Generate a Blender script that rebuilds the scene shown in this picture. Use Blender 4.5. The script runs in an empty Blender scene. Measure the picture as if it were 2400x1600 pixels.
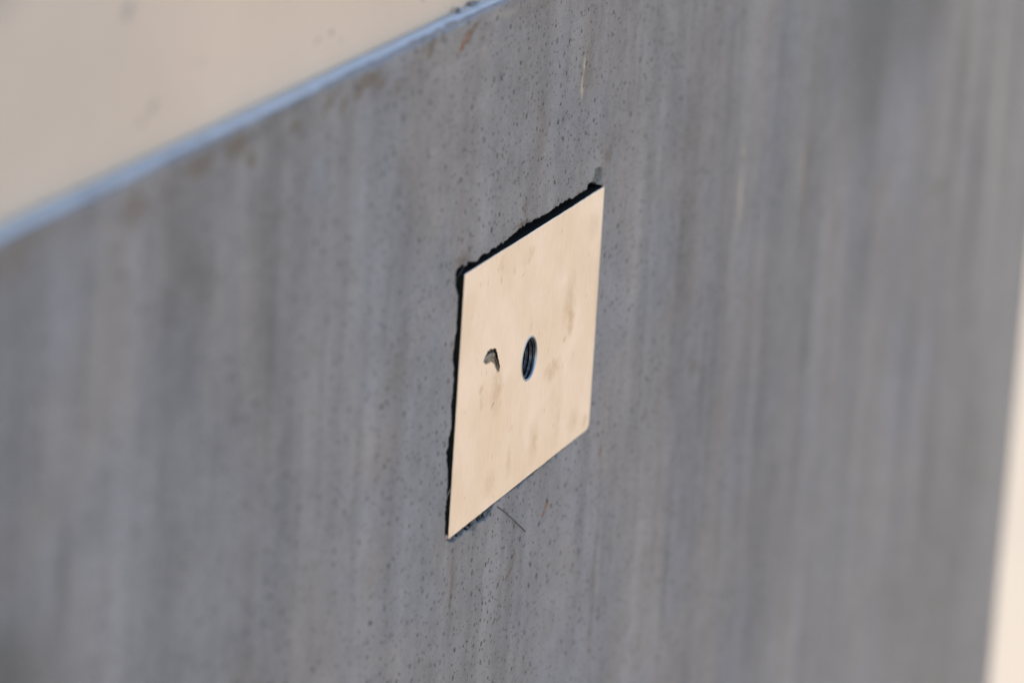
import bpy, bmesh, math, random
import numpy as np
from mathutils import Vector, Matrix, Euler

S = bpy.context.scene
COL = S.collection
MM = 0.001
R = math.radians

# ------------------------------------------------------------------ camera
cam_d = bpy.data.cameras.new("camera")
cam = bpy.data.objects.new("camera", cam_d); COL.objects.link(cam)
cam.matrix_world = (Matrix.Translation((-0.890435, -0.295282, 0.262503)) @ Matrix.Rotation(-1.246054, 4, 'Z')
                    @ Matrix.Rotation(1.301057, 4, 'X') @ Matrix.Rotation(0.060343, 4, 'Z'))
cam_d.sensor_width = 36.0
cam_d.lens = 36.0 * 10001.37 / 2400.0
cam_d.clip_start = 0.02; cam_d.clip_end = 500.0
cam_d.dof.use_dof = True
cam_d.dof.focus_distance = 0.9676
cam_d.dof.aperture_fstop = 11.5
S.camera = cam

# ------------------------------------------------------------------ daylight
SUN_EL, SUN_AZ = R(33.0), R(14.0)          # the sun stands behind the plaster wall: everything near is in its shade
w = bpy.data.worlds.new("World"); S.world = w; w.use_nodes = True
wn = w.node_tree; bg = wn.nodes['Background']
sky = wn.nodes.new('ShaderNodeTexSky'); sky.sky_type = 'NISHITA'; sky.sun_disc = False
sky.dust_density = 1.0; sky.sun_elevation = SUN_EL; sky.sun_rotation = SUN_AZ
wn.links.new(sky.outputs[0], bg.inputs[0]); bg.inputs[1].default_value = 0.15
sd = bpy.data.lights.new("sun", 'SUN'); sd.energy = 2.6; sd.angle = R(0.5); sd.color = (1.0, 0.90, 0.76)
sun = bpy.data.objects.new("sun", sd); COL.objects.link(sun)
to_sun = Vector((math.sin(SUN_AZ) * math.cos(SUN_EL), math.cos(SUN_AZ) * math.cos(SUN_EL), math.sin(SUN_EL)))
sun.rotation_euler = to_sun.to_track_quat('Z', 'Y').to_euler()
S.view_settings.view_transform = 'Standard'; S.view_settings.look = 'None'
S.view_settings.exposure = 1.45; S.view_settings.gamma = 1.0
S.view_settings.use_curve_mapping = False

# ------------------------------------------------------------------ helpers
def mesh_obj(name, verts, faces, mats, parent=None, mat_idx=None, smooth=False, scale=MM):
    me = bpy.data.meshes.new(name)
    v = np.asarray(verts, float) * scale
    me.from_pydata(v.tolist(), [], [tuple(f) for f in faces]); me.update()
    for m in mats: me.materials.append(m)
    if mat_idx is not None: me.polygons.foreach_set('material_index', np.asarray(mat_idx, np.int32))
    if smooth: me.polygons.foreach_set('use_smooth', np.ones(len(me.polygons), bool))
    o = bpy.data.objects.new(name, me); COL.objects.link(o)
    if parent: o.parent = parent
    return o
def tag(o, label=None, cat=None, group=None, kind=None):
    if label: o['label'] = label
    if cat: o['category'] = cat
    if group: o['group'] = group
    if kind: o['kind'] = kind
    return o
rng = np.random.default_rng(7)
def vnoise(x, y, seed=0):
    """smooth 2-D value noise in 0..1"""
    x = np.asarray(x, float); y = np.asarray(y, float)
    xi = np.floor(x).astype(np.int64); yi = np.floor(y).astype(np.int64)
    fx = x - xi; fy = y - yi; fx = fx*fx*(3-2*fx); fy = fy*fy*(3-2*fy)
    def h(a, b):
        n = (a * 374761393 + b * 668265263 + seed * 974634777) & 0xffffffff
        n = ((n ^ (n >> 13)) * 1274126177) & 0xffffffff
        return ((n ^ (n >> 16)) & 0xffff) / 65535.0
    return (h(xi, yi)*(1-fx)+h(xi+1, yi)*fx)*(1-fy) + (h(xi, yi+1)*(1-fx)+h(xi+1, yi+1)*fx)*fy
def fbm(x, y, seed=0, octv=4):
    s = 0; a = .5; t = 0
    for k in range(octv):
        s = s + a * vnoise(np.asarray(x)*2**k + 17.3*k, np.asarray(y)*2**k - 9.1*k, seed + k); t += a; a *= .5
    return s / t
def sdf_poly(px, pz, poly):
    """signed distance to polygon, negative inside"""
    P = np.asarray(poly, float); n = len(P)
    d2 = np.full(px.shape, 1e18); ins = np.zeros(px.shape, bool)
    for i in range(n):
        ax, az = P[i]; bx, bz = P[(i+1) % n]
        ex, ez = bx-ax, bz-az
        t = np.clip(((px-ax)*ex + (pz-az)*ez) / max(ex*ex+ez*ez, 1e-12), 0, 1)
        d2 = np.minimum(d2, (px-ax-t*ex)**2 + (pz-az-t*ez)**2)
        if abs(ez) > 1e-12:
            c = ((az > pz) != (bz > pz)) & (px < ex*(pz-az)/ez + ax)
            ins ^= c
    d = np.sqrt(d2)
    return np.where(ins, -d, d)
def sstep(a, b, x):
    t = np.clip((x-a)/(b-a), 0, 1); return t*t*(3-2*t)

# ------------------------------------------------------------------ node helpers
class NT:
    def __init__(self, name):
        self.m = bpy.data.materials.new(name); self.m.use_nodes = True
        self.t = self.m.node_tree; self.b = self.t.nodes['Principled BSDF']
        self.out = self.t.nodes['Material Output']
    def n(self, kind, **kw):
        x = self.t.nodes.new('ShaderNode' + kind)
        for k, v in kw.items(): setattr(x, k, v)
        return x
    def put(self, sock, v):
        if isinstance(v, bpy.types.NodeSocket): self.t.links.new(v, sock)
        elif v is not None: sock.default_value = v
    def math(self, op, a, b=None, c=None, clamp=False):
        x = self.n('Math', operation=op); x.use_clamp = clamp
        self.put(x.inputs[0], a); self.put(x.inputs[1], b)
        if c is not None: self.put(x.inputs[2], c)
        return x.outputs[0]
    def vmath(self, op, a, b=None):
        x = self.n('VectorMath', operation=op); self.put(x.inputs[0], a)
        if b is not None: self.put(x.inputs[1], b)
        return x.outputs['Value'] if op in ('LENGTH', 'DISTANCE', 'DOT_PRODUCT') else x.outputs[0]
    def mapr(self, v, a, b, c=0.0, d=1.0, smooth=False):
        x = self.n('MapRange'); x.clamp = True
        if smooth: x.interpolation_type = 'SMOOTHSTEP'
        self.put(x.inputs[0], v)
        for i, q in enumerate((a, b, c, d)): self.put(x.inputs[1+i], q)
        return x.outputs[0]
    def mix(self, f, a, b, blend='MIX'):
        x = self.n('Mix', data_type='RGBA', blend_type=blend)
        self.put(x.inputs['Factor'], f)
        A = [s for s in x.inputs if s.name == 'A' and s.type == 'RGBA'][0]
        B = [s for s in x.inputs if s.name == 'B' and s.type == 'RGBA'][0]
        self.put(A, a if isinstance(a, bpy.types.NodeSocket) else (*a, 1)[:4])
        self.put(B, b if isinstance(b, bpy.types.NodeSocket) else (*b, 1)[:4])
        return [s for s in x.outputs if s.type == 'RGBA'][0]
    def noise(self, vec, scale, detail=3, rough=.55, dist=0.0, dim='3D'):
        x = self.n('TexNoise', noise_dimensions=dim)
        self.put(x.inputs['Vector'], vec); self.put(x.inputs['Scale'], scale)
        x.inputs['Detail'].default_value = detail; x.inputs['Roughness'].default_value = rough
        x.inputs['Distortion'].default_value = dist
        return x.outputs[0]
    def scalev(self, v, s):
        return self.vmath('MULTIPLY', v, s)
    def bump(self, h, strength, dist, normal=None):
        x = self.n('Bump'); self.put(x.inputs['Height'], h)
        x.inputs['Strength'].default_value = strength; x.inputs['Distance'].default_value = dist
        if normal is not None: self.put(x.inputs['Normal'], normal)
        return x.outputs[0]
    def pos_mm(self):
        """object position in millimetres, and its (x, z, 0) wall coordinate"""
        tc = self.n('TexCoord'); p = self.vmath('MULTIPLY', tc.outputs['Object'], (1000, 1000, 1000))
        s = self.n('SeparateXYZ'); self.put(s.inputs[0], p)
        c = self.n('CombineXYZ'); self.put(c.inputs[0], s.outputs[0]); self.put(c.inputs[1], s.outputs[2])
        return p, c.outputs[0], s
    def blot(self, wp, cx, cz, rx, rz, ang=0.0, soft=.6):
        """soft elliptical mark on the wall plane, 1 at its middle"""
        m = self.n('Mapping', vector_type='TEXTURE')
        self.put(m.inputs['Vector'], wp)
        m.inputs['Location'].default_value = (cx, cz, 0); m.inputs['Rotation'].default_value = (0, 0, R(ang))
        m.inputs['Scale'].default_value = (rx, rz, 1)
        l = self.vmath('LENGTH', m.outputs[0])
        return self.mapr(l, 1.0, 1.0 - soft, 0.0, 1.0, smooth=True)

# ------------------------------------------------------------------ materials
def mat_slab():
    T = NT("grey_concrete"); p, wp0, sep = T.pos_mm()
    grain = T.noise(p, 2.2, 3, .65)
    fine2 = T.noise(wp0, .7, 3, .65)
    at = T.n('Attribute', attribute_name='tone'); tn = T.n('SeparateColor'); T.put(tn.inputs[0], at.outputs['Color'])
    st = T.n('Attribute', attribute_name='stain'); sn = T.n('SeparateColor'); T.put(sn.inputs[0], st.outputs['Color'])
    base = T.mix(tn.outputs[1], SLAB_COOL, SLAB_WARM)
    base = T.mix(T.math('MULTIPLY', tn.outputs[2], .6), base, SLAB_BLUE)
    k = T.math('ADD', T.mapr(tn.outputs[0], 0, 1, .56, 1.42), T.mapr(grain, .28, .72, -.11, .11))
    kk = T.n('CombineColor'); [T.put(kk.inputs[i], k) for i in range(3)]
    col = T.mix(1.0, base, kk.outputs[0], 'MULTIPLY')
    col = T.mix(sn.outputs[0], col, SLAB_DARK)
    col = T.mix(sn.outputs[1], col, SLAB_PALE)
    brk = T.mapr(fine2, .32, .58, .40, 1.0)
    col = T.mix(T.math('MULTIPLY', st.outputs['Alpha'], brk), col, (.50, .36, .24))
    br = sn.outputs[2]
    col = T.mix(T.math('MULTIPLY', T.math('MINIMUM', br, 1.0), brk), col, (.135, .082, .046))
    col = T.mix(T.math('MULTIPLY', T.mapr(br, 1.0, 2.0), brk), col, (.45, .095, .02))
    # pits: populations of small pores (their inner shade is painted near-black, and they are sunk in relief)
    pits = None
    off = T.n('TexNoise'); T.put(off.inputs['Vector'], p); off.inputs['Scale'].default_value = .9; off.inputs['Detail'].default_value = 2
    offv = T.vmath('MULTIPLY', T.vmath('SUBTRACT', off.outputs['Color'], (.5, .5, .5)), (.9, .7, 0))
    dens = T.mapr(T.noise(wp0, .035, 2), .35, .65, -.22, .22)
    for sc, r0, r1, keep, wseed in PITS:
        q = T.vmath('ADD', T.vmath('ADD', wp0, offv), (wseed, wseed*.7, 0))
        vo = T.n('TexVoronoi', voronoi_dimensions='2D', feature='F1'); T.put(vo.inputs['Vector'], q); vo.inputs['Scale'].default_value = 1/sc
        c = T.n('SeparateColor'); T.put(c.inputs[0], vo.outputs['Color'])
        d = T.math('MULTIPLY', vo.outputs['Distance'], sc)
        rad = T.mapr(T.math('POWER', c.outputs[0], 1.6), 0, 1, r0, r1)
        on = T.mapr(T.math('ADD', c.outputs[1], dens), keep, keep+.02, 1.0, 0.0)
        f = T.mapr(T.math('DIVIDE', d, rad), 1.0, .6, 0.0, 1.0, smooth=True)
        f = T.math('MULTIPLY', f, on)
        f = T.math('MULTIPLY', f, T.mapr(c.outputs[2], 0, 1, .5, 1.0))
        pits = f if pits is None else T.math('MAXIMUM', pits, f)
    chip = T.n('Attribute', attribute_name='chip').outputs['Fac']
    pits = T.math('MULTIPLY', pits, T.mapr(chip, 0, .5, 1.0, .25))
    col = T.mix(T.math('MULTIPLY', pits, .92), col, (.010, .010, .012))
    # broken edge: darker, blue-grey fresh fracture with pale grains
    cg = T.noise(p, 1.5, 4, .7)
    ccol = T.mix(T.mapr(cg, .42, .70), (.030, .029, .028), (.22, .20, .18))
    col = T.mix(T.mapr(chip, .15, .7), col, ccol)
    # top edge: the sky's blue brightness is put into its colour
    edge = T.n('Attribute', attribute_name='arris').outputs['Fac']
    ecol = T.mix(T.mapr(fine2, .35, .65), EDGE_SKY_A, EDGE_SKY_B)
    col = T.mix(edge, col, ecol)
    T.put(T.b.inputs['Base Color'], col)
    T.put(T.b.inputs['Roughness'], T.mapr(fine2, .3, .7, SLAB_ROUGH-.06, SLAB_ROUGH+.08))
    T.b.inputs['Specular IOR Level'].default_value = SLAB_SPEC
    h = T.math('MULTIPLY', pits, -1.0)
    hb = T.math('ADD', T.math('MULTIPLY', grain, .16), T.math('MULTIPLY', fine2, .20))
    T.put(T.b.inputs['Normal'], T.bump(T.math('ADD', h, hb), .7, .00030))
    return T.m
PITS = ((2.3, .15, .50, .74, 0), (4.6, .34, .84, .55, 31), (1.3, .08, .21, .52, 77))
EDGE_SKY_A = (.69, .80, .88); EDGE_SKY_B = (.56, .66, .74)  # pale blue tones that paint skylight onto the top edge
SLAB_COOL = (.231, .194, .178); SLAB_WARM = (.246, .200, .176); SLAB_BLUE = (.218, .194, .195)
SLAB_DARK = (.108, .094, .084); SLAB_PALE = (.335, .280, .242); SLAB_ROUGH = .58; SLAB_SPEC = .35

def mat_plaster():
    T = NT("beige_plaster"); p, wp0, sep = T.pos_mm()
    big = T.noise(wp0, .006, 3, .55); mid = T.noise(wp0, .03, 4, .6)
    col = T.mix(T.mapr(big, .35, .65), (.695, .476, .328), (.76, .53, .374))
    col = T.mix(T.mapr(mid, .42, .75, 0, .18), col, (.49, .36, .25))
    nz = T.n('TexNoise'); T.put(nz.inputs['Vector'], p); nz.inputs['Scale'].default_value = .25
    wp = T.vmath('ADD', wp0, T.vmath('MULTIPLY', T.vmath('SUBTRACT', nz.outputs['Color'], (.5, .5, .5)), (4, 4, 0)))
    for a, amt, c in (((-218.2, 115.5, 4.2, 2.3, 0), .60, (.24, .21, .19)), ((-206, 95.8, 3.6, 1.5, 20), .50, (.22, .20, .15)), ((-211, 94.0, 3.0, 1.2, 0), .35, (.24, .21, .16)), ((-120.0, 95.0, 1.8, .75, 0), .70, (.20, .17, .15)),
                     ((-126.9, 94.2, 2.3, .7, 15), .45, (.24, .21, .17)), ((-114.4, 92.6, 1.6, .6, 0), .35, (.24, .21, .17)), ((-69, 93.4, 2, .9, 0), .35, (.24, .22, .2)), ((-184, 100.3, 3, 1.2, 0), .14, (.26, .23, .2)),
                     ((-280, 129, 30, 11, 0), .50, (.30, .235, .205)), ((-275, 112, 110, 46, 0), .30, (.46, .375, .315))):
        col = T.mix(T.math('MULTIPLY', T.blot(wp, *a, soft=.8), amt), col, c)
    T.put(T.b.inputs['Base Color'], col); T.b.inputs['Roughness'].default_value = .8
    T.put(T.b.inputs['Normal'], T.bump(T.noise(p, .6, 4, .6), .4, .0004))
    return T.m

def mat_bronze():
    T = NT("brushed_bronze"); p, wp, sep = T.pos_mm()
    br = T.noise(T.scalev(wp, (6.0, .22, 1)), 1.0, 4, .65)
    br2 = T.noise(T.scalev(wp, (1.6, .05, 1)), 1.0, 3, .6)
    cloud = T.noise(wp, .055, 3, .5, .4); cloud2 = T.noise(T.vmath('ADD', wp, (70, 12, 0)), .11, 3, .55)
    col = T.mix(T.mapr(cloud, .38, .64), BZ_A, BZ_B)
    col = T.mix(T.mapr(cloud2, .48, .72, 0, .6), col, BZ_C)
    col = T.mix(T.mapr(br2, .35, .7, 0, .45), col, BZ_D)
    col = T.mix(T.mapr(br, .50, .72, 0, .5), col, (.66, .52, .40))
    nz = T.n('TexNoise'); T.put(nz.inputs['Vector'], p); nz.inputs['Scale'].default_value = .5; nz.inputs['Detail'].default_value = 3
    wpw = T.vmath('ADD', wp, T.vmath('MULTIPLY', T.vmath('SUBTRACT', nz.outputs['Color'], (.5, .5, .5)), (4.5, 4.5, 0)))
    spk = T.noise(T.scalev(wp, (.55, .30, 1)), 1.0, 5, .72)
    tarn = None
    for a, amt, nf in (((-34.2, .5, 1.5, 1.5, 0), .75, .5), ((-33.6, -3.0, 1.1, 3.0, 0), .40, .5), ((27.2, 2.8, 3.6, 7.0, 0), .85, .3), ((23.5, -1.6, 1.3, 1.6, 0), .55, .3), ((25.5, 7, 7, 10, 0), .42, .2),
                       ((15, -7.0, 9, 3.6, 0), .50, .3), ((23.5, -8.4, 1.2, .8, 0), .25, .3), ((-23.5, -2.5, 5.5, 8, 0), .48, .3), ((-6, 25.0, 6, 2.4, 8), .36, .9), ((-25, 27.0, 2.0, 3.2, 0), .40, .9), ((-9, 22, 2.4, 1.0, 0), .35, .9),
                       ((-16, 24, .6, 1.4, 0), .55, .5), ((5, -22, 5, 7, 0), .38, .3), ((-25, -24, 7, 5, 0), .30, .3), ((34, -24, 6, 4, 0), .26, .2), ((43, -27.2, 4.0, 2.5, 0), .35, .2), ((-12, -22, 3, 6, 0), .30, .3), ((45.5, 0, 2, 24, 0), .22, .2), ((22, -22, 3.2, 9, 0), .25, .2), ((40, 22, 7, 5, 0), .22, .2), ((-12, -14, 2.2, 1.3, 0), .25, .3)):
        f = T.blot(wpw, *a, soft=.9)
        f = T.math('MULTIPLY', T.math('MULTIPLY', f, T.mapr(spk, .36, .62, 1.0-max(nf, .65), 1.0)), min(1.0, amt*1.45))
        tarn = f if tarn is None else T.math('MAXIMUM', tarn, f)
    col = T.mix(tarn, col, BZ_T)
    # fine dark specks and a few nicks, one hairline above the hole
    vo = T.n('TexVoronoi', voronoi_dimensions='2D'); T.put(vo.inputs['Vector'], T.scalev(wp, (1.0, .45, 1))); vo.inputs['Scale'].default_value = .42
    c = T.n('SeparateColor'); T.put(c.inputs[0], vo.outputs['Color'])
    sp = T.math('MULTIPLY', T.mapr(vo.outputs['Distance'], .15, .07, 0, 1), T.mapr(c.outputs[0], .88, .90, 0, 1))
    col = T.mix(T.math('MULTIPLY', T.math('MULTIPLY', sp, T.mapr(c.outputs[1], .2, 1, 0, 1)), .45), col, (.30, .20, .13))
    for a, amt in (((-25.2, -4.85, .55, .30, 35), .95), ((-25.6, -5.1, .22, .3, 0), .8), ((-1.45, 7.3, .16, 2.0, 1), .55), ((-34.4, 4.6, .25, 1.0, -8), .35), ((-31.2, 4.2, .22, .8, 10), .35), ((-24.6, 23.6, .35, 1.4, 0), .45), ((-27.0, 26.4, .3, 1.0, 10), .35), ((-41, -22.5, .3, .5, 0), .45), ((-44, -2, .5, .5, 0), .22)):
        col = T.mix(T.math('MULTIPLY', T.blot(wp, *a, soft=.7), amt), col, (.055, .045, .038))
    T.put(T.b.inputs['Base Color'], col); T.b.inputs['Metallic'].default_value = 1.0
    rg = T.math('ADD', T.mapr(br, .3, .7, BZ_R-.05, BZ_R+.07), T.math('MULTIPLY', tarn, .12))
    T.put(T.b.inputs['Roughness'], rg)
    T.put(T.b.inputs['Normal'], T.bump(br, .45, .00003))
    return T.m
BZ_A = (.83, .69, .555); BZ_B = (.925, .81, .715); BZ_C = (.88, .755, .59); BZ_D = (.91, .825, .735); BZ_T = (.60, .425, .255); BZ_R = .34

def simple(name, col, rough, metal=0.0, noise=0.0, nscale=1.0, bump=0.0):
    T = NT(name); p, wp, s = T.pos_mm()
    n = T.noise(p, nscale, 4, .6)
    a = tuple(c*(1-noise) for c in col); b = tuple(min(1, c*(1+noise)) for c in col)
    T.put(T.b.inputs['Base Color'], T.mix(T.mapr(n, .3, .7), a, b))
    T.b.inputs['Roughness'].default_value = rough; T.b.inputs['Metallic'].default_value = metal
    if bump: T.put(T.b.inputs['Normal'], T.bump(n, .6, bump))
    return T.m
M_SLAB = mat_slab(); M_PLASTER = mat_plaster(); M_BRONZE = mat_bronze()
M_GAP_SHADE = simple("gap_shade", (.007, .0065, .006), .9, 0, .4, .8, .0003)  # near-black colour puts the gap's shade into the pocket walls
M_SIDE = simple("blackened_edge", (.016, .0145, .013), .75, 0, .3, .5, .00005)
M_STEEL = simple("steel", (.36, .375, .40), .42, 1.0, .12, .6)
M_THREAD = simple("oily_steel", (.115, .11, .11), .46, 1.0, .6, .8, .00012)
M_BOTTOM = simple("hole_dirt", (.03, .03, .03), .7, 0, .3, .8)
M_GOUGE = simple("gouged_bronze", (.30, .235, .17), .46, 1.0, .45, 1.6, .00020)
nt_ = M_GOUGE.node_tree; bs_ = nt_.nodes['Principled BSDF']; src_ = bs_.inputs['Base Color'].links[0].from_socket
da_ = nt_.nodes.new('ShaderNodeAttribute'); da_.attribute_name = 'gouge_dark'
mx_ = nt_.nodes.new('ShaderNodeMix'); mx_.data_type = 'RGBA'
nt_.links.new(da_.outputs['Fac'], mx_.inputs['Factor']); nt_.links.new(src_, mx_.inputs[6]); mx_.inputs[7].default_value = (.012, .010, .009, 1); nt_.links.new(mx_.outputs[2], bs_.inputs['Base Color'])
M_FIBRE = simple("dark_fibre", (.035, .030, .026), .55)
M_GRIT = simple("grit", (.24, .20, .18), .8, 0, .4, .8, .0003)
for m_ in (M_GAP_SHADE, M_SIDE): m_.node_tree.nodes['Principled BSDF'].inputs['Specular IOR Level'].default_value = .06
M_COPPER = simple("copper", (.62, .40, .33), .5, .6, .3, 1.5, .0002)
M_GROUND = simple("pale_paving", GROUND_COL if 'GROUND_COL' in globals() else (.40, .322, .235), .8, 0, .05, .0025)

# ------------------------------------------------------------------ ground
gv = [(-60e3, -60e3, -1100), (60e3, -60e3, -1100), (60e3, 60e3, -1100), (-60e3, 60e3, -1100)]
tag(mesh_obj("ground", gv, [(0, 1, 2, 3)], [M_GROUND]), kind='structure')

# ------------------------------------------------------------------ plaster wall behind the slab
T_SLAB = 5.4
def box(x0, x1, y0, y1, z0, z1):
    v = [(x, y, z) for z in (z0, z1) for y in (y0, y1) for x in (x0, x1)]
    f = [(0, 1, 5, 4), (1, 3, 7, 5), (3, 2, 6, 7), (2, 0, 4, 6), (4, 5, 7, 6), (0, 2, 3, 1)]
    return v, f
v, f = box(-3600, 536, T_SLAB, 380, -1099.5, 450)
tag(mesh_obj("plaster_wall", v, f, [M_PLASTER]), "stained beige plaster wall rising behind the grey slab's top edge", "wall")

# ------------------------------------------------------------------ concrete slab with its broken square pocket
PL = [(-49.25, 30.42), (46.71, 30.22), (46.79, -29.46), (-50.26, -29.39)]   # plate front corners
TOP = [(-53.56, 30.41), (-53.75, 31.56), (-53.51, 32.26), (-52.56, 32.43), (-50.6, 32.37), (-49.22, 32.06), (-47.57, 31.78), (-46.31, 31.83), (-45.76, 32.24), (-42.98, 31.74), (-41.29, 31.37), (-40.04, 31.38), (-38.91, 31.8), (-37.22, 32.16), (-34.66, 31.81), (-31.71, 31.52), (-30.36, 31.75), (-28.7, 31.75), (-24.94, 31.83), (-20.58, 31.9), (-16.08, 32.16), (-11.96, 32.34), (-8.08, 32.44), (-4.31, 32.49), (-0.79, 32.47), (3.72, 32.01), (7.97, 32.21), (13.76, 32.42), (18.91, 32.44), (24.89, 31.93), (30.15, 31.95), (34.76, 31.89), (35.61, 32.85), (38.37, 32.9), (41.47, 31.99), (45.77, 30.61)]
LEFT = [(-50.61, -28.88), (-50.85, -28.16), (-51.14, -25.48), (-51.74, -23.3), (-51.51, -21.35), (-51.1, -19.48), (-51.2, -16.45), (-51.79, -12.68), (-52.91, -10.62), (-52.61, -9.11), (-52.23, -7.11), (-52.29, -6.03), (-51.42, -4.76), (-50.89, -3.0), (-51.28, -0.53), (-52.03, 1.52), (-51.73, 2.35), (-51.2, 4.08), (-51.1, 6.82), (-51.36, 10.2), (-52.49, 12.32), (-52.46, 13.8), (-51.9, 15.29), (-51.39, 17.01), (-51.07, 19.69), (-51.29, 21.56), (-51.42, 23.6), (-51.27, 26.52), (-52.2, 27.31), (-53.12, 28.09), (-53.52, 28.94)]
BOT = [(46.9, 30.4), (47.1, 10), (46.9, -20), (46.2, -28.6), (43.5, -29.6), (41, -30.1), (36, -30.05), (30, -30.15), (26, -30.05), (20, -30.15), (12, -30.1), (8, -30.25), (-5, -30.2), (-12, -30.1), (-20, -30.25), (-35, -30.2), (-48, -30.1), (-50.2, -29.6)]
POCKET = TOP + BOT + LEFT
CHIPS = [
    ([(-48.44, -29.6), (-48.2, -30.4), (-46.49, -31.04), (-44.93, -31.3), (-43.93, -31.15), (-41.63, -31.16), (-39.84, -31.12), (-38.57, -31.02), (-35.93, -31.41), (-33.8, -31.74), (-33.07, -31.38), (-31.79, -31.28), (-28.59, -31.63), (-26.15, -32.05), (-23.24, -32.02), (-21.72, -31.6), (-20.47, -31.11), (-19.55, -30.23), (-18.85, -29.2), (-50.0, -29.2)], 1.0, 1.0),
    ([(-4.03, -29.3), (-3.2, -30.2), (-2.01, -30.88), (0.33, -30.48), (2.12, -30.34), (3.32, -30.25), (7.62, -30.37), (8.2, -29.2)], .6, .9),
    ([(22.33, -29.25), (24.49, -30.69), (26.32, -30.33), (25.2, -29.29)], .5, .9),
    ([(13.5, -29.25), (14.5, -30.4), (17.5, -30.5), (18.5, -29.3)], .4, .9),
    ([(40.5, 34.0), (41.2, 35.5), (44.98, 34.8), (45.6, 33.16), (44.5, 31.6), (41.2, 31.6), (39.2, 32.4)], .55, .65),
    ([(-50.6, 32.2), (-49.2, 33.4), (-45.6, 33.0), (-45.2, 32.0)], .35, .35),
    ([(-13.5, 32.1), (-12, 33.2), (-8, 33.3), (-5.5, 32.2)], .45, .5),
    ([(-33.9, -31.5), (-31.8, -32.9), (-30.8, -33.1), (-31.5, -31.4)], .5, .6),
]
XL, XR, ZB = -1500.0, 550.9, -1099.0
ZT = 87.43; ZF = ZT-3.5
def line_grid(x0, x1, step): return np.linspace(x0, x1, max(2, int(round((x1-x0)/step))+1))
px0, px1, pz0, pz1 = -82.0, 84.0, -56.0, ZF
wx0, wz0 = -300.0, -330.0                       # the part of the front that gets a finer mesh for its streaks and stains

# --- streaks, soiling, rust, plus painted shade and reflected light (kept per vertex)
DARKS = ((-130, 20, 2.2, 40, .3), (-108, 0, 2.6, 36, .28), (-95, 40, 3, 24, .2), (88, -20, 2, 40, .28), (135, -60, 2.4, 50, .3), (185, -20, 4, 44, .3), (220, -100, 4, 60, .35), (275, -60, 5, 50, .3), (310, -130, 7, 60, .3), (380, -110, 8, 70, .35), (420, -140, 10, 60, .3), (100, 40, 3, 30, .25), (150, 40, 4, 30, .25), (200, 30, 6, 26, .3), (-272, 8, 18, 18, .85), (-258, -2, 20, 18, .5), (-173, 85.0, 12, 2.6, .45), (-190, 85.4, 9, 2.0, .35), (-152, 85.5, 5, 1.5, .35), (-158, 34, 2.6, 52, .55), (-176, 40, 3.5, 34, .32), (-140, 2, 2.0, 30, .32), (123, -86, 3.2, 32, .50), (110, -70, 3, 38, .25),  # the large marks at the lower left corner paint in shade
         (170, -95, 4, 46, .35), (450, -50, 12, 66, .50), (299, 34, 66, 60, .75), (350, 25, 70, 36, .6), (150, 75, 60, 18, .25), (-262, 2, 22, 26, .55), (-250, 20, 6, 26, .35), (239.1, 36.5, 4, 3.5, .5),
         (205, -70, 5, 50, .30), (-45, -47, 1.8, 15, .40), (-5, -75, 3, 26, .28), (66, -70, 1.6, 26, .40), (92, -60, 1.2, 34, .25), (350, -60, 10, 50, .22),
         (15, 66, 5, 12, .2), (70, 50, 2.5, 18, .25), (240, -110, 7, 55, .25), (-192, 62, 8, 12, .22), (-165, 62, 6, 14, .25), (-205, 66, 6, 10, .22), (420, -20, 14, 40, .3), (235, 25, 5, 26, .32))
PALES = ((-190, 6, 30, 26, .22), (-160, 10, 14, 34, .25), (-215, 20, 8, 30, .2), (1, 30, 3, 40, .18), (300, -120, 30, 80, .22), (196, -60, 4, 60, .25), (260, -40, 6, 50, .2), (140, -30, 3, 34, .25), (478, -40, 11, 80, 1.0), (490, -95, 14, 60, .55), (520, -60, 20, 120, .45), (530, -150, 24, 120, .40), (-184, 58, 3, 20, .35), (-128, 28, 3, 26, .25), (-22, -60, 3, 34, .45), (-8, -50, 2.5, 14, .3), (62, -30, 2.2, 26, .40), (75, -70, 2, 40, .28),  # tall ones near the right end paint in light reflected off the ground
         (330, -70, 8, 50, .30), (150, -70, 3, 50, .25), (20, 70, 10, 20, .25), (40, 36, 9, 10, .30), (-20, 40, 14, 7, .22), (-60, 80, 24, 5, .25), (-168, 80, 4, 5, .3), (-200, 30, 10, 16, .2))
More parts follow.
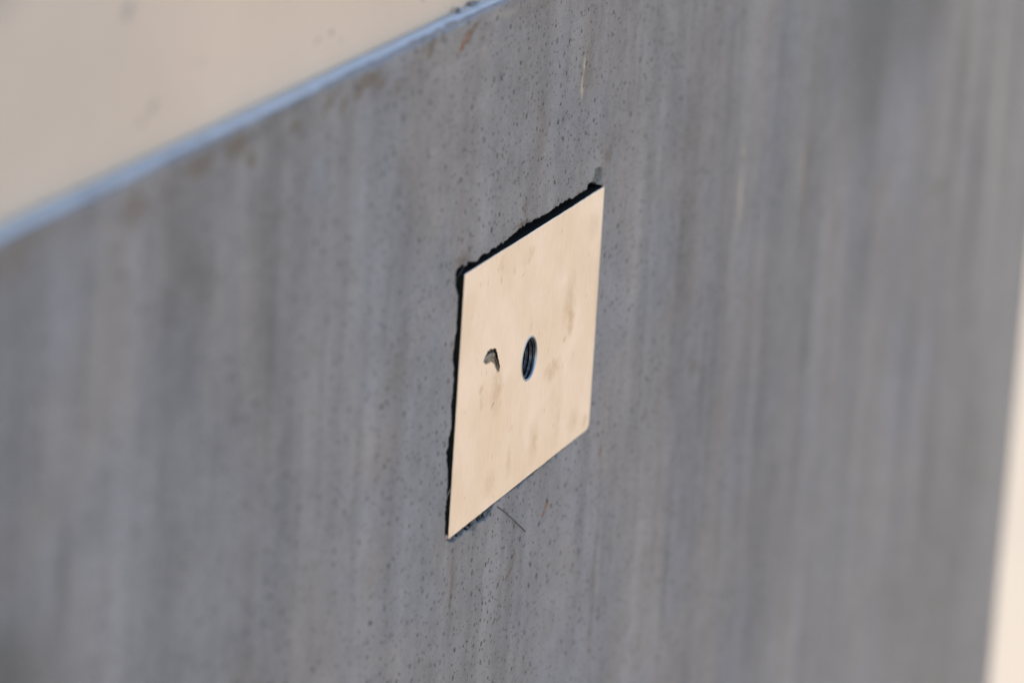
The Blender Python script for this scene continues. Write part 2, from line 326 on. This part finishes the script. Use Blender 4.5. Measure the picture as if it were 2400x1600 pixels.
BROWN = ((.75, -76.7, 85.0, 2.4, 1.2, 35), (.75, -70.4, 85.4, 2.0, .6, 10), (.75, -53.2, 84.0, 5.2, 1.1, 22),
         (.70, -113.0, 84.3, 7, 1.7, 5), (.65, -105.0, 83.2, 3, 1.2, 15), (.65, -125.6, 82.2, 2.4, 1.1, 0), (.55, -133.7, 83.4, 2.2, 1.1, 0),
         (.5, -151, 82.6, 3.0, 1.4, 0), (.55, -171.7, 80.4, 2.6, 1.8, 0), (.5, -178, 83.6, 6.0, 2.6, 0), (.45, -197, 84.0, 7, 2.4, 0), (.4, -225, 82, 6, 4, 0), (.35, -95, 80, 3, 1.6, 0),
         (.18, 235, -6, 5, 22, 0), (.3, 399.9, -42.4, 10, 3.0, 0), (.14, 397, -58, 5, 18, 0), (.75, 59, -38.9, 1.3, 1.0, 60),
         (.60, 94, -37.2, 5.5, .6, 0), (.8, 106, -37.0, 5.0, .8, 2), (.5, 115, -37, 3.5, .6, 0), (.55, 135.3, -36.9, 4.5, .9, 0),
         (.35, -2.0, -48.2, .9, 3.4, 0), (.6, -5.2, -50.7, 2.4, .8, 8), (.26, -45, -40.5, 1.4, 6.5, 0), (.6, -11.5, 33.3, 4.0, 1.2, 0), (.35, -9, 36.5, 1.2, 3.5, 0), (.4, -50, 33.6, 4, 1.2, 0), (.35, 49, 37, 3, 2.2, 0),
         (.15, 30, 64, 3.2, 14, 0), (.16, -1, 52, 4, 10, 0), (.12, 420, 0, 8, 30, 0), (.25, 60, -75, 2, 20, 0))
RUST = ((1.7, -58.3, 82.4, 1.0, .75, 25), (.75, -56.2, 83.3, 3.0, 1.0, 20), (.55, 18.2, -41.2, 1.0, .8, 30), (.55, 16.5, -42.6, .8, .8, 40))
TAN = ((1.0, 27.2, 63.0, 1.25, 3.2, -3), (1.0, 26.3, 58.4, 1.15, 3.4, -3), (.70, 1.9, 46.5, 1.5, .55, 0), (.85, 167.2, 14.6, 2.6, 2.6, 0), (.90, 168.3, 2.0, 2.3, 11, 0), (.3, 230, -2, 4, 16, 0),
       (.30, -44, 78.5, 16, .5, -2), (.28, -30, 84.5, 14, 1.6, 0), (.25, 478, -30, 6, 60, 0))  # last one: warm reflected light painted by the right end
def wear_and_light(X, Z):
    wx = X + 3.0*(fbm(X*.22, Z*.22, 101, 3)-.5); wz = Z + 3.0*(fbm(X*.22+30, Z*.22, 102, 3)-.5)
    def blots(lst, soft, off):
        r = np.zeros(X.shape)
        for e in lst:
            if off: amt, cx, cz, rx, rz, an = e
            else: (cx, cz, rx, rz, amt), an = e, 0
            c, s = math.cos(R(an)), math.sin(R(an)); dx, dz = wx-cx, wz-cz
            kx, kz = (1.5, 1.2) if off and lst is not TAN else (1, 1)
            l = np.hypot((dx*c+dz*s)/(rx*kx), (dz*c-dx*s)/(rz*kz))
            r = np.maximum(r, amt*sstep(1.0, 1.0-soft, l))
        return r
    vst = lambda f, g, sd: fbm(wx*f, wz*g, sd, 3)
    v = .5 + 1.4*(.20*(fbm(X*.018, Z*.018, 110, 3)-.5) + .24*(fbm(X*.11, Z*.15, 111, 4)-.5) + .26*(vst(.13, .008, 112)-.5)
             + .20*(vst(.34, .014, 113)-.5) + .38*(vst(.04, .005, 114)-.5) + .22*(fbm(X*.45, Z*.5, 118, 3)-.5))
    warm = sstep(.36, .64, vst(.06, .012, 115)); blue = sstep(.48, .68, fbm(X*.03, Z*.03+50, 116, 3))
    blue = np.clip(blue + np.exp(-((X+195)/60)**2-((Z-8)/30)**2) - .8*sstep(330, 480, X), 0, 1); warm = np.clip(warm + .8*sstep(330, 480, X), 0, 1)
    tone = np.stack([np.clip(v, 0, 1), warm, blue, np.ones_like(v)], -1)
    bro = np.maximum(np.clip(1.9*blots(BROWN, .75, True), 0, .98), .42*sstep(.45, .75, fbm(X*.10, Z*.22, 140, 4))*np.exp(-((Z-84)/4.5)**2)*sstep(60, -40, X)); rus = blots(RUST, .8, True)
    stain = np.stack([blots(DARKS, .85, False), blots(PALES, .9, False), np.where(rus > .05, 1+rus*.5, bro), blots(TAN, .75, True)], -1)
    return tone, stain
verts = []; faces = []; mats_i = []; tones = []; stains = []; chips_a = []; arr = []; smooth = []; nv = 0
def add(vs, fs, m=0, chip=None, ar=None, sm=False):
    global nv
    vs = np.asarray(vs, float); fs = np.asarray(fs, np.int64)
    t, st = wear_and_light(vs[:, 0], vs[:, 2]); tones.append(t); stains.append(st)
    chips_a.append(np.zeros(len(vs)) if chip is None else chip); arr.append(np.zeros(len(vs)) if ar is None else ar)
    verts.append(vs); faces.append(fs+nv); nv += len(vs)
    mats_i.append(np.full(len(fs), m, np.int32) if np.isscalar(m) else m); smooth.append(np.full(len(fs), sm, bool))
def grid_faces(nx, nz):
    i = np.arange(nx*nz).reshape(nz, nx)
    return np.stack([i[:-1, :-1].ravel(), i[:-1, 1:].ravel(), i[1:, 1:].ravel(), i[1:, :-1].ravel()], 1)
# --- the finely meshed area round the pocket
gx = line_grid(px0, px1, .36); gz = line_grid(pz0, pz1, .20)
X, Z = np.meshgrid(gx, gz)
jx = (fbm(X*.9, Z*.9, 3, 4)-.5)*.9; jz = (fbm(X*.9+40, Z*.9+11, 5, 4)-.5)*.8
jf = fbm(X*2.2, Z*2.6, 131, 3)-.5
sd_p = sdf_poly(X+jx*.8, Z+jz*.8, POCKET) + .14 + jf*.7*sstep(-20, -5, Z+28)
depth = 4.7*sstep(.12, -.28, sd_p) + .10*sstep(.9, 0, sd_p)*fbm(X*1.6, Z*1.6, 8)
chipv = np.zeros_like(X)
for poly, dp, am in CHIPS:
    s = sdf_poly(X+jx*1.6, Z+jz*1.6, poly)
    k = sstep(.55, -.15, s)
    depth = np.maximum(depth, k*dp*(.45+1.1*fbm(X*1.3, Z*1.3, 21, 5)))
    chipv = np.maximum(chipv, k*am)
lip = sstep(1.3, 0, sd_p) * sstep(.50, .72, fbm(X*.7, Z*.7, 33, 4))      # faint crumbling all round the lip
depth = np.maximum(depth, lip*.35); chipv = np.maximum(chipv, lip*.35)
edge = (X <= px0+.5) | (X >= px1-.5) | (Z <= pz0+.3) | (Z >= pz1-.3)
depth[edge] = 0; chipv[edge] = 0
Q = grid_faces(len(gx), len(gz))
dmax = depth.ravel()[Q].max(1)
add(np.stack([X.ravel(), depth.ravel(), Z.ravel()], 1), Q, (dmax > 1.15).astype(np.int32), chipv.ravel(), None, True)
# --- the rest of the front
for a, b, c, d, sx, sz in ((wx0, px0, wz0, ZF, 1.1, 1.5), (px1, XR, wz0, ZF, 1.3, 2.0), (px0, px1, wz0, pz0, .8, 1.5),
                           (XL, wx0, wz0, ZF, 100, 60), (XL, XR, ZB, wz0, 100, 100)):
    ax_, az_ = line_grid(a, b, sx), line_grid(c, d, sz); X2, Z2 = np.meshgrid(ax_, az_)
    add(np.stack([X2.ravel(), 0*X2.ravel(), Z2.ravel()], 1), grid_faces(len(ax_), len(az_)))
# --- top edge: a worn, irregular arris swept along x
xs = np.concatenate([np.linspace(XL, -330, 40)[:-1], np.arange(-330, 120, .6), np.linspace(120, XR, 160)])
bev = .7 + 1.0*sstep(.42, .75, fbm(xs*.035, xs*0, 51, 4)) + .6*fbm(xs*.25, xs*0+3, 52, 3)
bev += 1.6*np.exp(-((xs+80)/34)**2)*(.35+.9*fbm(xs*.12, xs*0+8, 53, 3)) + .8*sstep(.62, .70, fbm(xs*.06, xs*0+5, 54, 3))
bev = np.clip(bev, .6, 3.4)
zt_x = ZT + .10*(fbm(xs*.05, xs*0+2, 60, 3)-.5)
prof = []; par = []
for q in range(4):
    u = q/4; prof.append(np.stack([xs, 0*xs, ZF*(1-u)+u*(zt_x-bev*.45)], 1)); par.append(0*xs)
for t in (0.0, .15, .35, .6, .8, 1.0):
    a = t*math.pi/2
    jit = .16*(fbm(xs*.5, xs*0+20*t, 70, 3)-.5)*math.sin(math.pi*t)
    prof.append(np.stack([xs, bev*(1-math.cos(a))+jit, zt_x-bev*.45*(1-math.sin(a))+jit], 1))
    par.append(np.clip(sstep(.70, 1.0, t+.35*(fbm(xs*.3, xs*0+7*t, 75, 3)-.5)), 0.10*sstep(.1, .4, t+.5*(fbm(xs*.22, xs*0+3*t, 76, 3)-.5)), 1))  # weight of the painted sky tint, low on the bevel
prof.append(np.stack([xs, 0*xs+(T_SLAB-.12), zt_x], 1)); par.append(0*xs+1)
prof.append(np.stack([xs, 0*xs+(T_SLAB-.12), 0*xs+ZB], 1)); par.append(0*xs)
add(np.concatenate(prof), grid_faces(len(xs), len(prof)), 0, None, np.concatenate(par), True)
yb = T_SLAB-.12
add([(XR, 0, ZB), (XR, yb, ZB), (XR, yb, ZT), (XR, float(bev[-1]), ZT)], [(0, 1, 2, 3)])
add([(XR, 0, ZB), (XR, float(bev[-1]), ZT), (XR, 0, ZT-float(bev[-1])*.45), (XR, 0, 0)], [(0, 1, 2, 3)])
add([(XL, 0, ZB), (XL, yb, ZB), (XL, yb, ZT), (XL, 0, ZT-1)], [(3, 2, 1, 0)])
vv_ = np.concatenate(verts)*MM; ff_ = np.concatenate(faces)
me = bpy.data.meshes.new("concrete_slab")
me.vertices.add(len(vv_)); me.vertices.foreach_set('co', vv_.astype(np.float32).ravel())
me.loops.add(len(ff_)*4); me.loops.foreach_set('vertex_index', ff_.astype(np.int32).ravel())
me.polygons.add(len(ff_)); me.polygons.foreach_set('loop_start', np.arange(0, len(ff_)*4, 4, dtype=np.int32))
me.update(calc_edges=True); me.validate()
me.materials.append(M_SLAB); me.materials.append(M_GAP_SHADE)
me.polygons.foreach_set('material_index', np.concatenate(mats_i).astype(np.int32)); me.polygons.foreach_set('use_smooth', np.concatenate(smooth))
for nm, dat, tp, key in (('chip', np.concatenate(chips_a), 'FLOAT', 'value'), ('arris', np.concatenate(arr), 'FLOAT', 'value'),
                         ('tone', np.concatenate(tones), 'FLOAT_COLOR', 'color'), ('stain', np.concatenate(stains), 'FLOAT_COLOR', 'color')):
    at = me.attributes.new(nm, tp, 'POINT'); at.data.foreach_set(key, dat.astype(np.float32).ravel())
slab = bpy.data.objects.new("concrete_slab", me); COL.objects.link(slab)
tag(slab, "grey pitted concrete slab with vertical streaks, holding the square bronze plate", "slab")

# ------------------------------------------------------------------ bronze plate
plate = bpy.data.objects.new("bronze_plate", None); COL.objects.link(plate); plate.empty_display_size = .03
tag(plate, "brushed bronze rectangular plate with a threaded hole, set in the grey slab", "plate")
YF = -.50
def round_poly(pts, radii, seg=6):
    out = []; n = len(pts)
    for i in range(n):
        p = Vector(pts[i]); a = Vector(pts[i-1]); b = Vector(pts[(i+1) % n]); r = radii[i]
        u = (a-p).normalized(); v2 = (b-p).normalized()
        p0 = p+u*r; p2 = p+v2*r
        for k in range(seg+1):
            t = k/seg; q = (1-t)**2*p0 + 2*t*(1-t)*p + t*t*p2; out.append((q.x, q.y))
    return out
rad = [.45, .5, 2.3, .35]
def inset(pts, d):
    c = Vector((sum(p[0] for p in pts)/4, sum(p[1] for p in pts)/4)); o = []
    for p in pts: o.append((p[0]-d*math.copysign(1, p[0]-c.x), p[1]-d*math.copysign(1, p[1]-c.y)))
    return o
# subdivide the long edges a little and let them waver by hundredths of a millimetre
def subdiv(pts, step=1.6):
    out = []; n = len(pts)
    for i in range(n):
        a = Vector(pts[i]); b = Vector(pts[(i+1) % n]); L = (b-a).length; m = max(1, int(L/step))
        for k in range(m): out.append(tuple(a.lerp(b, k/m)))
    return out
def waver(pts, amp):
    p = np.asarray(pts); dx = (fbm(p[:, 0]*.35+p[:, 1]*.2, p[:, 1]*.35, 90, 3)-.5)*amp; dz = (fbm(p[:, 0]*.35+9, p[:, 1]*.35-p[:, 0]*.2, 91, 3)-.5)*amp
    return list(zip(p[:, 0]+dx, p[:, 1]+dz))
outer = waver(subdiv(round_poly(PL, rad)), .16)
inner = waver(subdiv(round_poly(inset(PL, .07), rad)), .16)
HC = (-1.75, -.12); HR = 5.07
circ = [(HC[0]+HR*math.cos(2*math.pi*k/96), HC[1]+HR*math.sin(2*math.pi*k/96)) for k in range(96)]
G_UP = [(-33.54, 6.76), (-33.5, 7.53), (-32.87, 7.95), (-32.19, 8.35), (-31.49, 8.62), (-30.78, 8.79), (-30.05, 8.92), (-29.3, 8.9), (-28.64, 8.66), (-28.23, 8.48), (-27.6, 8.46), (-26.72, 8.4), (-26.06, 8.21), (-25.5, 7.9), (-25.09, 7.4), (-24.72, 6.96), (-24.21, 6.22), (-23.71, 5.48), (-23.19, 4.64), (-22.7, 3.99), (-22.34, 2.93), (-22.32, 2.21), (-22.46, 1.85)]
G_LO = [(-33.54, 6.76), (-33.01, 6.54), (-32.6, 6.3), (-32.15, 5.84), (-31.52, 5.77), (-31.02, 5.78), (-30.28, 5.82), (-29.26, 5.7), (-28.63, 5.63), (-27.98, 5.49), (-27.29, 5.12), (-26.59, 4.69), (-26.01, 4.19), (-25.42, 3.69), (-24.83, 3.19), (-24.36, 2.63), (-23.94, 2.08), (-23.74, 1.95), (-23.62, 2.27), (-23.4, 2.48), (-23.14, 2.15), (-22.8, 1.93), (-22.46, 1.85)]
def ragged(pts, amp, sd):
    d = []
    for i in range(len(pts)-1):
        for k in range(3): d.append(tuple(Vector(pts[i]).lerp(Vector(pts[i+1]), k/3)))
    d.append(tuple(pts[-1])); n_ = len(d)
    return [(p[0]+(0 if i in (0, n_-1) else amp*(float(vnoise(i*.9, 3, sd))-.5)), p[1]+(0 if i in (0, n_-1) else amp*(float(vnoise(i*.9, 9, sd+1))-.5))) for i, p in enumerate(d)]
G_UP = ragged(G_UP, .42, 201); G_LO = ragged(G_LO, .42, 207)
gou = G_UP + G_LO[-2:0:-1]
bm = bmesh.new()
def loop(pts, y):
    vs = [bm.verts.new((p[0], y, p[1])) for p in pts]
    return vs, [bm.edges.new((vs[i], vs[(i+1) % len(vs)])) for i in range(len(vs))]
vi, e1 = loop(inner, YF); vc, e2 = loop(circ, YF); vg, e3 = loop(gou, YF)
res = bmesh.ops.triangle_fill(bm, use_beauty=True, use_dissolve=False, edges=e1+e2+e3)
for fc in bm.faces:
    fc.normal_update()
    if fc.normal.y > 0: fc.normal_flip()
    fc.material_index = 0
vo_ = [bm.verts.new((p[0], YF+.07, p[1])) for p in outer]; vb = [bm.verts.new((p[0], 3.6, p[1])) for p in outer]
n = len(inner)
for i in range(n):
    j = (i+1) % n
    fc = bm.faces.new((vi[i], vi[j], vo_[j], vo_[i])); fc.material_index = 0
    fc = bm.faces.new((vo_[i], vo_[j], vb[j], vb[i])); fc.material_index = 1
bm.normal_update()
me = bpy.data.meshes.new("face_plate"); bm.to_mesh(me); bm.free()
me.transform(Matrix.Scale(MM, 4)); me.materials.append(M_BRONZE); me.materials.append(M_SIDE)
o = bpy.data.objects.new("face_plate", me); COL.objects.link(o); o.parent = plate
# gouge beside the hole: a shallow curved dent with ridges that follow its arch
nu = len(G_UP)
def dense(pts, m=3):
    out = []
    for i in range(len(pts)-1):
        for k in range(m): out.append(tuple(Vector(pts[i]).lerp(Vector(pts[i+1]), k/m)))
    out.append(tuple(pts[-1])); return out
GU, GL = G_UP, G_LO; nu = len(GU); nvv = 26
gvx = []; gfx = []; gdark = []
for j in range(nvv+1):
    t = j/nvv
    for i in range(nu):
        s = i/(nu-1)
        q = Vector(GU[i]).lerp(Vector(GL[i]), t)
        env = math.sin(math.pi*min(1, max(0, t)))**.6 if 0 < t < 1 else 0
        wd = min(1, (Vector(GU[i])-Vector(GL[i])).length/1.6)
        dpt = .75*math.exp(-((t-.10)/.14)**2)*(1.0 if t > 0 else 0) + .16*(1-t) + .12*math.sin(t*26+3*s+2.2*float(vnoise(s*6, t*3, 5)))
        dpt += .25*math.exp(-((s-.66)/.05)**2-((t-.45)/.25)**2)
        dpt += .12*(float(vnoise(s*22, t*9, 12))-.5)
        y = YF + max(-.03, dpt)*env*wd
        gvx.append((q.x, y, q.y))
        dn = float(vnoise(s*14, t*5, 31)); ln = float(vnoise(t*15+1.5*s, s*3, 32))
        dd = 1.15*math.exp(-(t/(.10+.08*dn))**2)*(.35+.65*float(sstep(.1, .42, s))) + .9*math.exp(-((s-.63)/.05)**2-((t-.45)/.28)**2)
        dd += .8*math.exp(-((s-.97)/.07)**2) + .55*math.exp(-(s/.06)**2) + .85*float(sstep(.52, .72, ln))*(1-.3*t) + .5*math.exp(-((t-1)/.05)**2)*dn
        gdark.append(min(1.0, max(0.0, dd)))  # darker along the upper rim, ridge lines and tips
for j in range(nvv):
    for i in range(nu-1): gfx.append((j*nu+i, j*nu+i+1, (j+1)*nu+i+1, (j+1)*nu+i))
go = mesh_obj("gouge_mark", gvx, gfx, [M_GOUGE], plate, smooth=True)
gat = go.data.attributes.new('gouge_dark', 'FLOAT', 'POINT'); gat.data.foreach_set('value', np.asarray(gdark, np.float32))
go['label'] = "dark arched gouge mark left of the hole"
# threaded insert
rings = [(HR+.26, YF+.02, 0), (HR+.20, YF-.06, 0), (HR+.06, YF-.13, 0), (HR-.10, YF-.08, 0), (HR-.24, YF+.10, 0), (4.78, YF+.30, 0)]
NTH = 128; ty = np.linspace(YF+.45, 4.3, 90); PITCH = 1.05
tv = []; tf = []; tm = []
for r, y, _ in rings:
    for k in range(NTH):
        a = 2*math.pi*k/NTH; tv.append((HC[0]+r*math.cos(a), y, HC[1]+r*math.sin(a)))
for y in ty:
    for k in range(NTH):
        a = 2*math.pi*k/NTH; ph = ((y/PITCH - k/NTH) % 1.0)
        tri = 1-abs(2*ph-1); prof_ = sstep(.1, .9, tri)
        start = sstep(YF+.45, YF+.9, y)
        r = 4.78 - .16*start + start*.42*(float(prof_)-.35)
        tv.append((HC[0]+r*math.cos(a), float(y), HC[1]+r*math.sin(a)))
nr = len(rings)+len(ty)
for j in range(nr-1):
    for k in range(NTH):
        k2 = (k+1) % NTH; tf.append((j*NTH+k, j*NTH+k2, (j+1)*NTH+k2, (j+1)*NTH+k)); tm.append(0 if j < len(rings)-1 else 1)
tf.append(tuple((nr-1)*NTH+k for k in range(NTH))); tm.append(2)
mesh_obj("threaded_insert", tv, tf, [M_STEEL, M_THREAD, M_BOTTOM], plate, mat_idx=tm, smooth=True)
# little copper-bright burr at the lower left corner
def lump(c, r, seed, sub=3, rough=.5):
    b = bmesh.new(); bmesh.ops.create_icosphere(b, subdivisions=sub, radius=1.0)
    out = []
    for vv in b.verts:
        k = 1 + rough*(float(fbm(vv.co.x*1.7+seed, vv.co.y*1.7+vv.co.z*2.3, seed, 3))-.5)*2
        out.append((c[0]+vv.co.x*r[0]*k, c[1]+vv.co.y*r[1]*k, c[2]+vv.co.z*r[2]*k))
    fs = [[q.index for q in ff.verts] for ff in b.faces]; b.free(); return out, fs
v, f = lump((-50.55, .02, -28.95), (.50, .42, .50), 4)
mesh_obj("corner_burr", v, f, [M_COPPER], plate, smooth=True)

# ------------------------------------------------------------------ fibres and grit
def tube(pts, r, seg=6, sub=6):
    P = [Vector(p) for p in pts]; C = []
    for i in range(len(P)-1):
        p0 = P[max(0, i-1)]; p1 = P[i]; p2 = P[i+1]; p3 = P[min(len(P)-1, i+2)]
        for k in range(sub):
            t = k/sub
            C.append(.5*((2*p1)+(p2-p0)*t+(2*p0-5*p1+4*p2-p3)*t*t+(3*p1-p0-3*p2+p3)*t**3))
    C.append(P[-1]); vs = []; fs = []
    for i, c in enumerate(C):
        d = (C[min(i+1, len(C)-1)]-C[max(i-1, 0)]).normalized(); u = d.cross(Vector((0, 1, 0))).normalized(); w_ = d.cross(u)
        rr = r*(.45 if i in (0, len(C)-1) else 1)
        for k in range(seg):
            a = 2*math.pi*k/seg; q = c+u*rr*math.cos(a)+w_*rr*math.sin(a); vs.append(tuple(q))
    for i in range(len(C)-1):
        for k in range(seg): fs.append((i*seg+k, i*seg+(k+1) % seg, (i+1)*seg+(k+1) % seg, (i+1)*seg+k))
    return vs, fs
v, f = tube([(-16.9, -.05, -31.4), (-16.54, -.14, -31.6), (-14.67, -.2, -32.44), (-10.51, -.3, -34.73), (-5.65, -.34, -37.55), (-0.73, -.26, -40.4), (2.91, -.16, -42.48), (4.58, -.1, -43.49)], .11)
tag(mesh_obj("fibre", v, f, [M_FIBRE], smooth=True), "thin dark hair-like fibre stuck to the slab below the plate's bottom edge", "fibre", "loose fibres around the plate")
v, f = tube([(-49.3, -.25, 32.6), (-51.32, -.4, 31.72), (-53.07, -.35, 31.07), (-53.94, -.1, 29.84)], .08)
tag(mesh_obj("fibre", v, f, [M_FIBRE], smooth=True), "tiny fibre across the gap at the plate's upper left corner", "fibre", "loose fibres around the plate")
v, f = tube([(-50.3, -.3, -17.9), (-51.42, -.3, -18.49), (-52.13, -.1, -19.3)], .07)
tag(mesh_obj("fibre", v, f, [simple("pale_fibre", (.4, .36, .3), .6)], smooth=True), "tiny pale fibre across the gap low on the plate's left side", "fibre", "loose fibres around the plate")
v, f = lump((-50.2, 4.2, 88.0), (.85, .5, .55), 9)
tag(mesh_obj("grit", v, f, [M_GRIT], smooth=True), "dark grit crumb on the slab's top edge, lower left of two", "grit", "grit on the slab's top edge")
v, f = lump((-39.5, 4.5, 87.7), (2.6, .5, .42), 15)
tag(mesh_obj("grit", v, f, [M_GRIT], smooth=True), "dark grit crumb on the slab's top edge, at the picture's top border", "grit", "grit on the slab's top edge")
